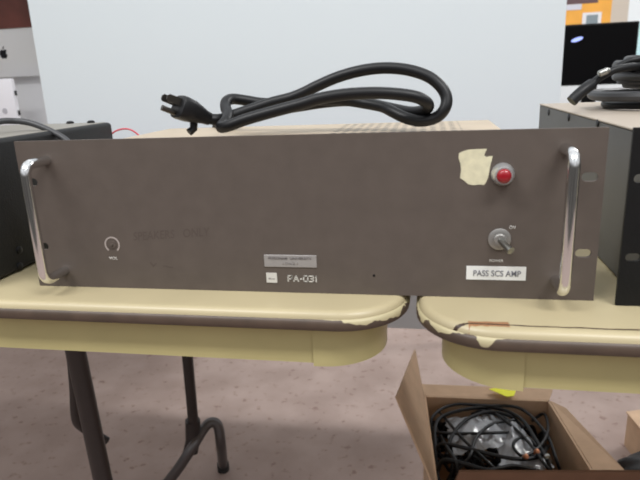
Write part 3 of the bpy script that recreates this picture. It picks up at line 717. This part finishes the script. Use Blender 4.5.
# ================================================================ BACKGROUND RIGHT: MONITOR, POSTER
YM = 2.3
d2 = thing('desk', 'pale desk carrying the black monitor beyond the white board', 'desk', (1.3, 2.5, 0))
b = B(); add_box(b, (.5, 2.1, .70), (2.2, 2.85, .73), .003); obj('desktop', b, M['desk'], d2)
for x in (.54, 2.16):
    for y in (2.14, 2.81):
        b = B(); add_box(b, (x - .02, y - .02, 0), (x + .02, y + .02, .6998), .002); obj('leg', b, M['desk'], d2)
m0, m1 = aty(555, 24.5, YM), aty(633.5, 83.5, YM)
mo = thing('monitor', 'black flat monitor with a small painted oval glint, above the cable heap at the right', 'monitor', ((m0.x + m1.x) / 2, YM + .06, .73))
b = B(); add_box(b, (m0.x, YM, m1.z), (m1.x, YM + .03, m0.z - .004), .003); obj('case', b, M['bezel'], mo)
b = B(); add_box(b, (m0.x + .01, YM - .0012, m1.z + .012), (m1.x - .008, YM - .0002, m0.z - .012)); sn = obj('screen', b, M['screenblack'], mo, smooth=False)
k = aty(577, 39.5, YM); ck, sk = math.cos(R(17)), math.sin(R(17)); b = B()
add_prism(b, [(k.x + .024 * math.cos(t) * ck - .008 * math.sin(t) * sk, YM - .0012, k.z + .024 * math.cos(t) * sk + .008 * math.sin(t) * ck) for t in [2 * math.pi * i / 24 for i in range(24)]], (0, -.0006, 0)); obj('painted_glint', b, M['screenglint'], sn, smooth=False)  # reflection drawn as a thin glowing oval on the screen
cxm = (m0.x + m1.x) / 2
b = B(); add_box(b, (cxm - .03, YM + .0302, .745), (cxm + .03, YM + .05, m1.z + .08), .003); add_box(b, (cxm - .1, YM - .04, .7302), (cxm + .1, YM + .12, .745), .004); obj('stand', b, M['bezel'], mo)

YP = 3.3995
def pz(u, v): return aty(u, v, YP)
po = B(); mats = [M['orange'], M['pdark'], M['ppale'], M['pwhite'], M['pgrey'], M['pbeige']]
def patch(u0, v0, u1, v1, mi, d):
    xa, xb, za, zb_ = pz(u0, 14).x, pz(u1, 14).x, pz(590, v0).z, pz(590, v1).z; nf = len(po.faces)
    add_box(po, (xa, YP - d, zb_), (xb, YP - d + .0011, za)); po.faces.ensure_lookup_table()
    for f in po.faces[nf:]: f.material_index = mi
patch(550, -40, 611, 60, 0, .0012); patch(550, -8, 597, 3.2, 1, .0024); patch(550, 3.4, 581, 9, 2, .0036); patch(550, -40, 611, -8.2, 3, .0024)
patch(582.5, 12.5, 601.5, 40, 3, .0036); patch(586.5, 15, 598, 40, 4, .0048); patch(611, -40, 628, 60, 5, .0012)
po.normal_update()
tag(obj('poster', po, mats, smooth=False), 'orange and beige poster of a house front with a white-framed window, above the monitor', 'poster')
a, c = pz(637, 22), pz(690, 110)
b = B(); add_box(b, (a.x - .005, YP - .002, c.z), (c.x, YP, a.z)); tag(obj('cyan_sheet', b, M['cyan'], smooth=False), 'pale cyan sheet on the far wall right of the black monitor', 'poster')

# ================================================================ LIGHT
w = bpy.data.worlds.new('room_light'); S.world = w; w.use_nodes = True
wn, wl = w.node_tree.nodes, w.node_tree.links; bg = wn['Background']; bg.inputs[1].default_value = 1.0
tc = wn.new('ShaderNodeTexCoord'); sx = wn.new('ShaderNodeSeparateXYZ'); wl.new(tc.outputs['Generated'], sx.inputs[0])
rp = wn.new('ShaderNodeValToRGB'); wl.new(sx.outputs['Z'], rp.inputs['Fac'])      # dim furnished room low down, pale walls and ceiling above
el = rp.color_ramp.elements
el[0].position = 0; el[0].color = (.09, .085, .08, 1); el[1].position = .75; el[1].color = (1.0, 1.03, 1.06, 1)
k = el.new(.10); k.color = (.18, .175, .17, 1); k = el.new(.30); k.color = (.66, .67, .69, 1)
nz = wn.new('ShaderNodeTexNoise'); nz.inputs['Scale'].default_value = 3.2; nz.inputs['Detail'].default_value = 2; wl.new(tc.outputs['Generated'], nz.inputs['Vector'])
mr = wn.new('ShaderNodeMapRange'); wl.new(nz.outputs['Fac'], mr.inputs['Value']); mr.inputs['From Min'].default_value = .35; mr.inputs['From Max'].default_value = .65
mr.inputs['To Min'].default_value = .55; mr.inputs['To Max'].default_value = 1.45
vm = wn.new('ShaderNodeVectorMath'); vm.operation = 'SCALE'; wl.new(rp.outputs['Color'], vm.inputs[0]); wl.new(mr.outputs[0], vm.inputs['Scale']); wl.new(vm.outputs[0], bg.inputs[0])
S.cycles.filter_width = 1.8
def area(name, loc, sx, sy, power, rot=(0, 0, 0), col=(1, .995, .985)):
    d = bpy.data.lights.new(name, 'AREA'); d.shape = 'RECTANGLE'; d.size = sx; d.size_y = sy; d.energy = power; d.color = col
    o = bpy.data.objects.new(name, d); C.objects.link(o); o.location = loc; o.rotation_euler = rot; return o
area('ceiling_lamp', (-.9, -1.0, 2.7), 1.2, .35, 32)
area('ceiling_lamp', (1.1, -1.0, 2.7), 1.2, .35, 37)
area('ceiling_lamp', (-.9, 2.2, 2.7), 1.2, .35, 34)
area('ceiling_lamp', (1.9, 1.9, 2.7), 1.2, .35, 32)

vs = S.view_settings
S.display_settings.display_device = 'sRGB'; vs.view_transform = 'Standard'; vs.look = 'None'; vs.exposure = .1; vs.gamma = 1; vs.use_curve_mapping = False
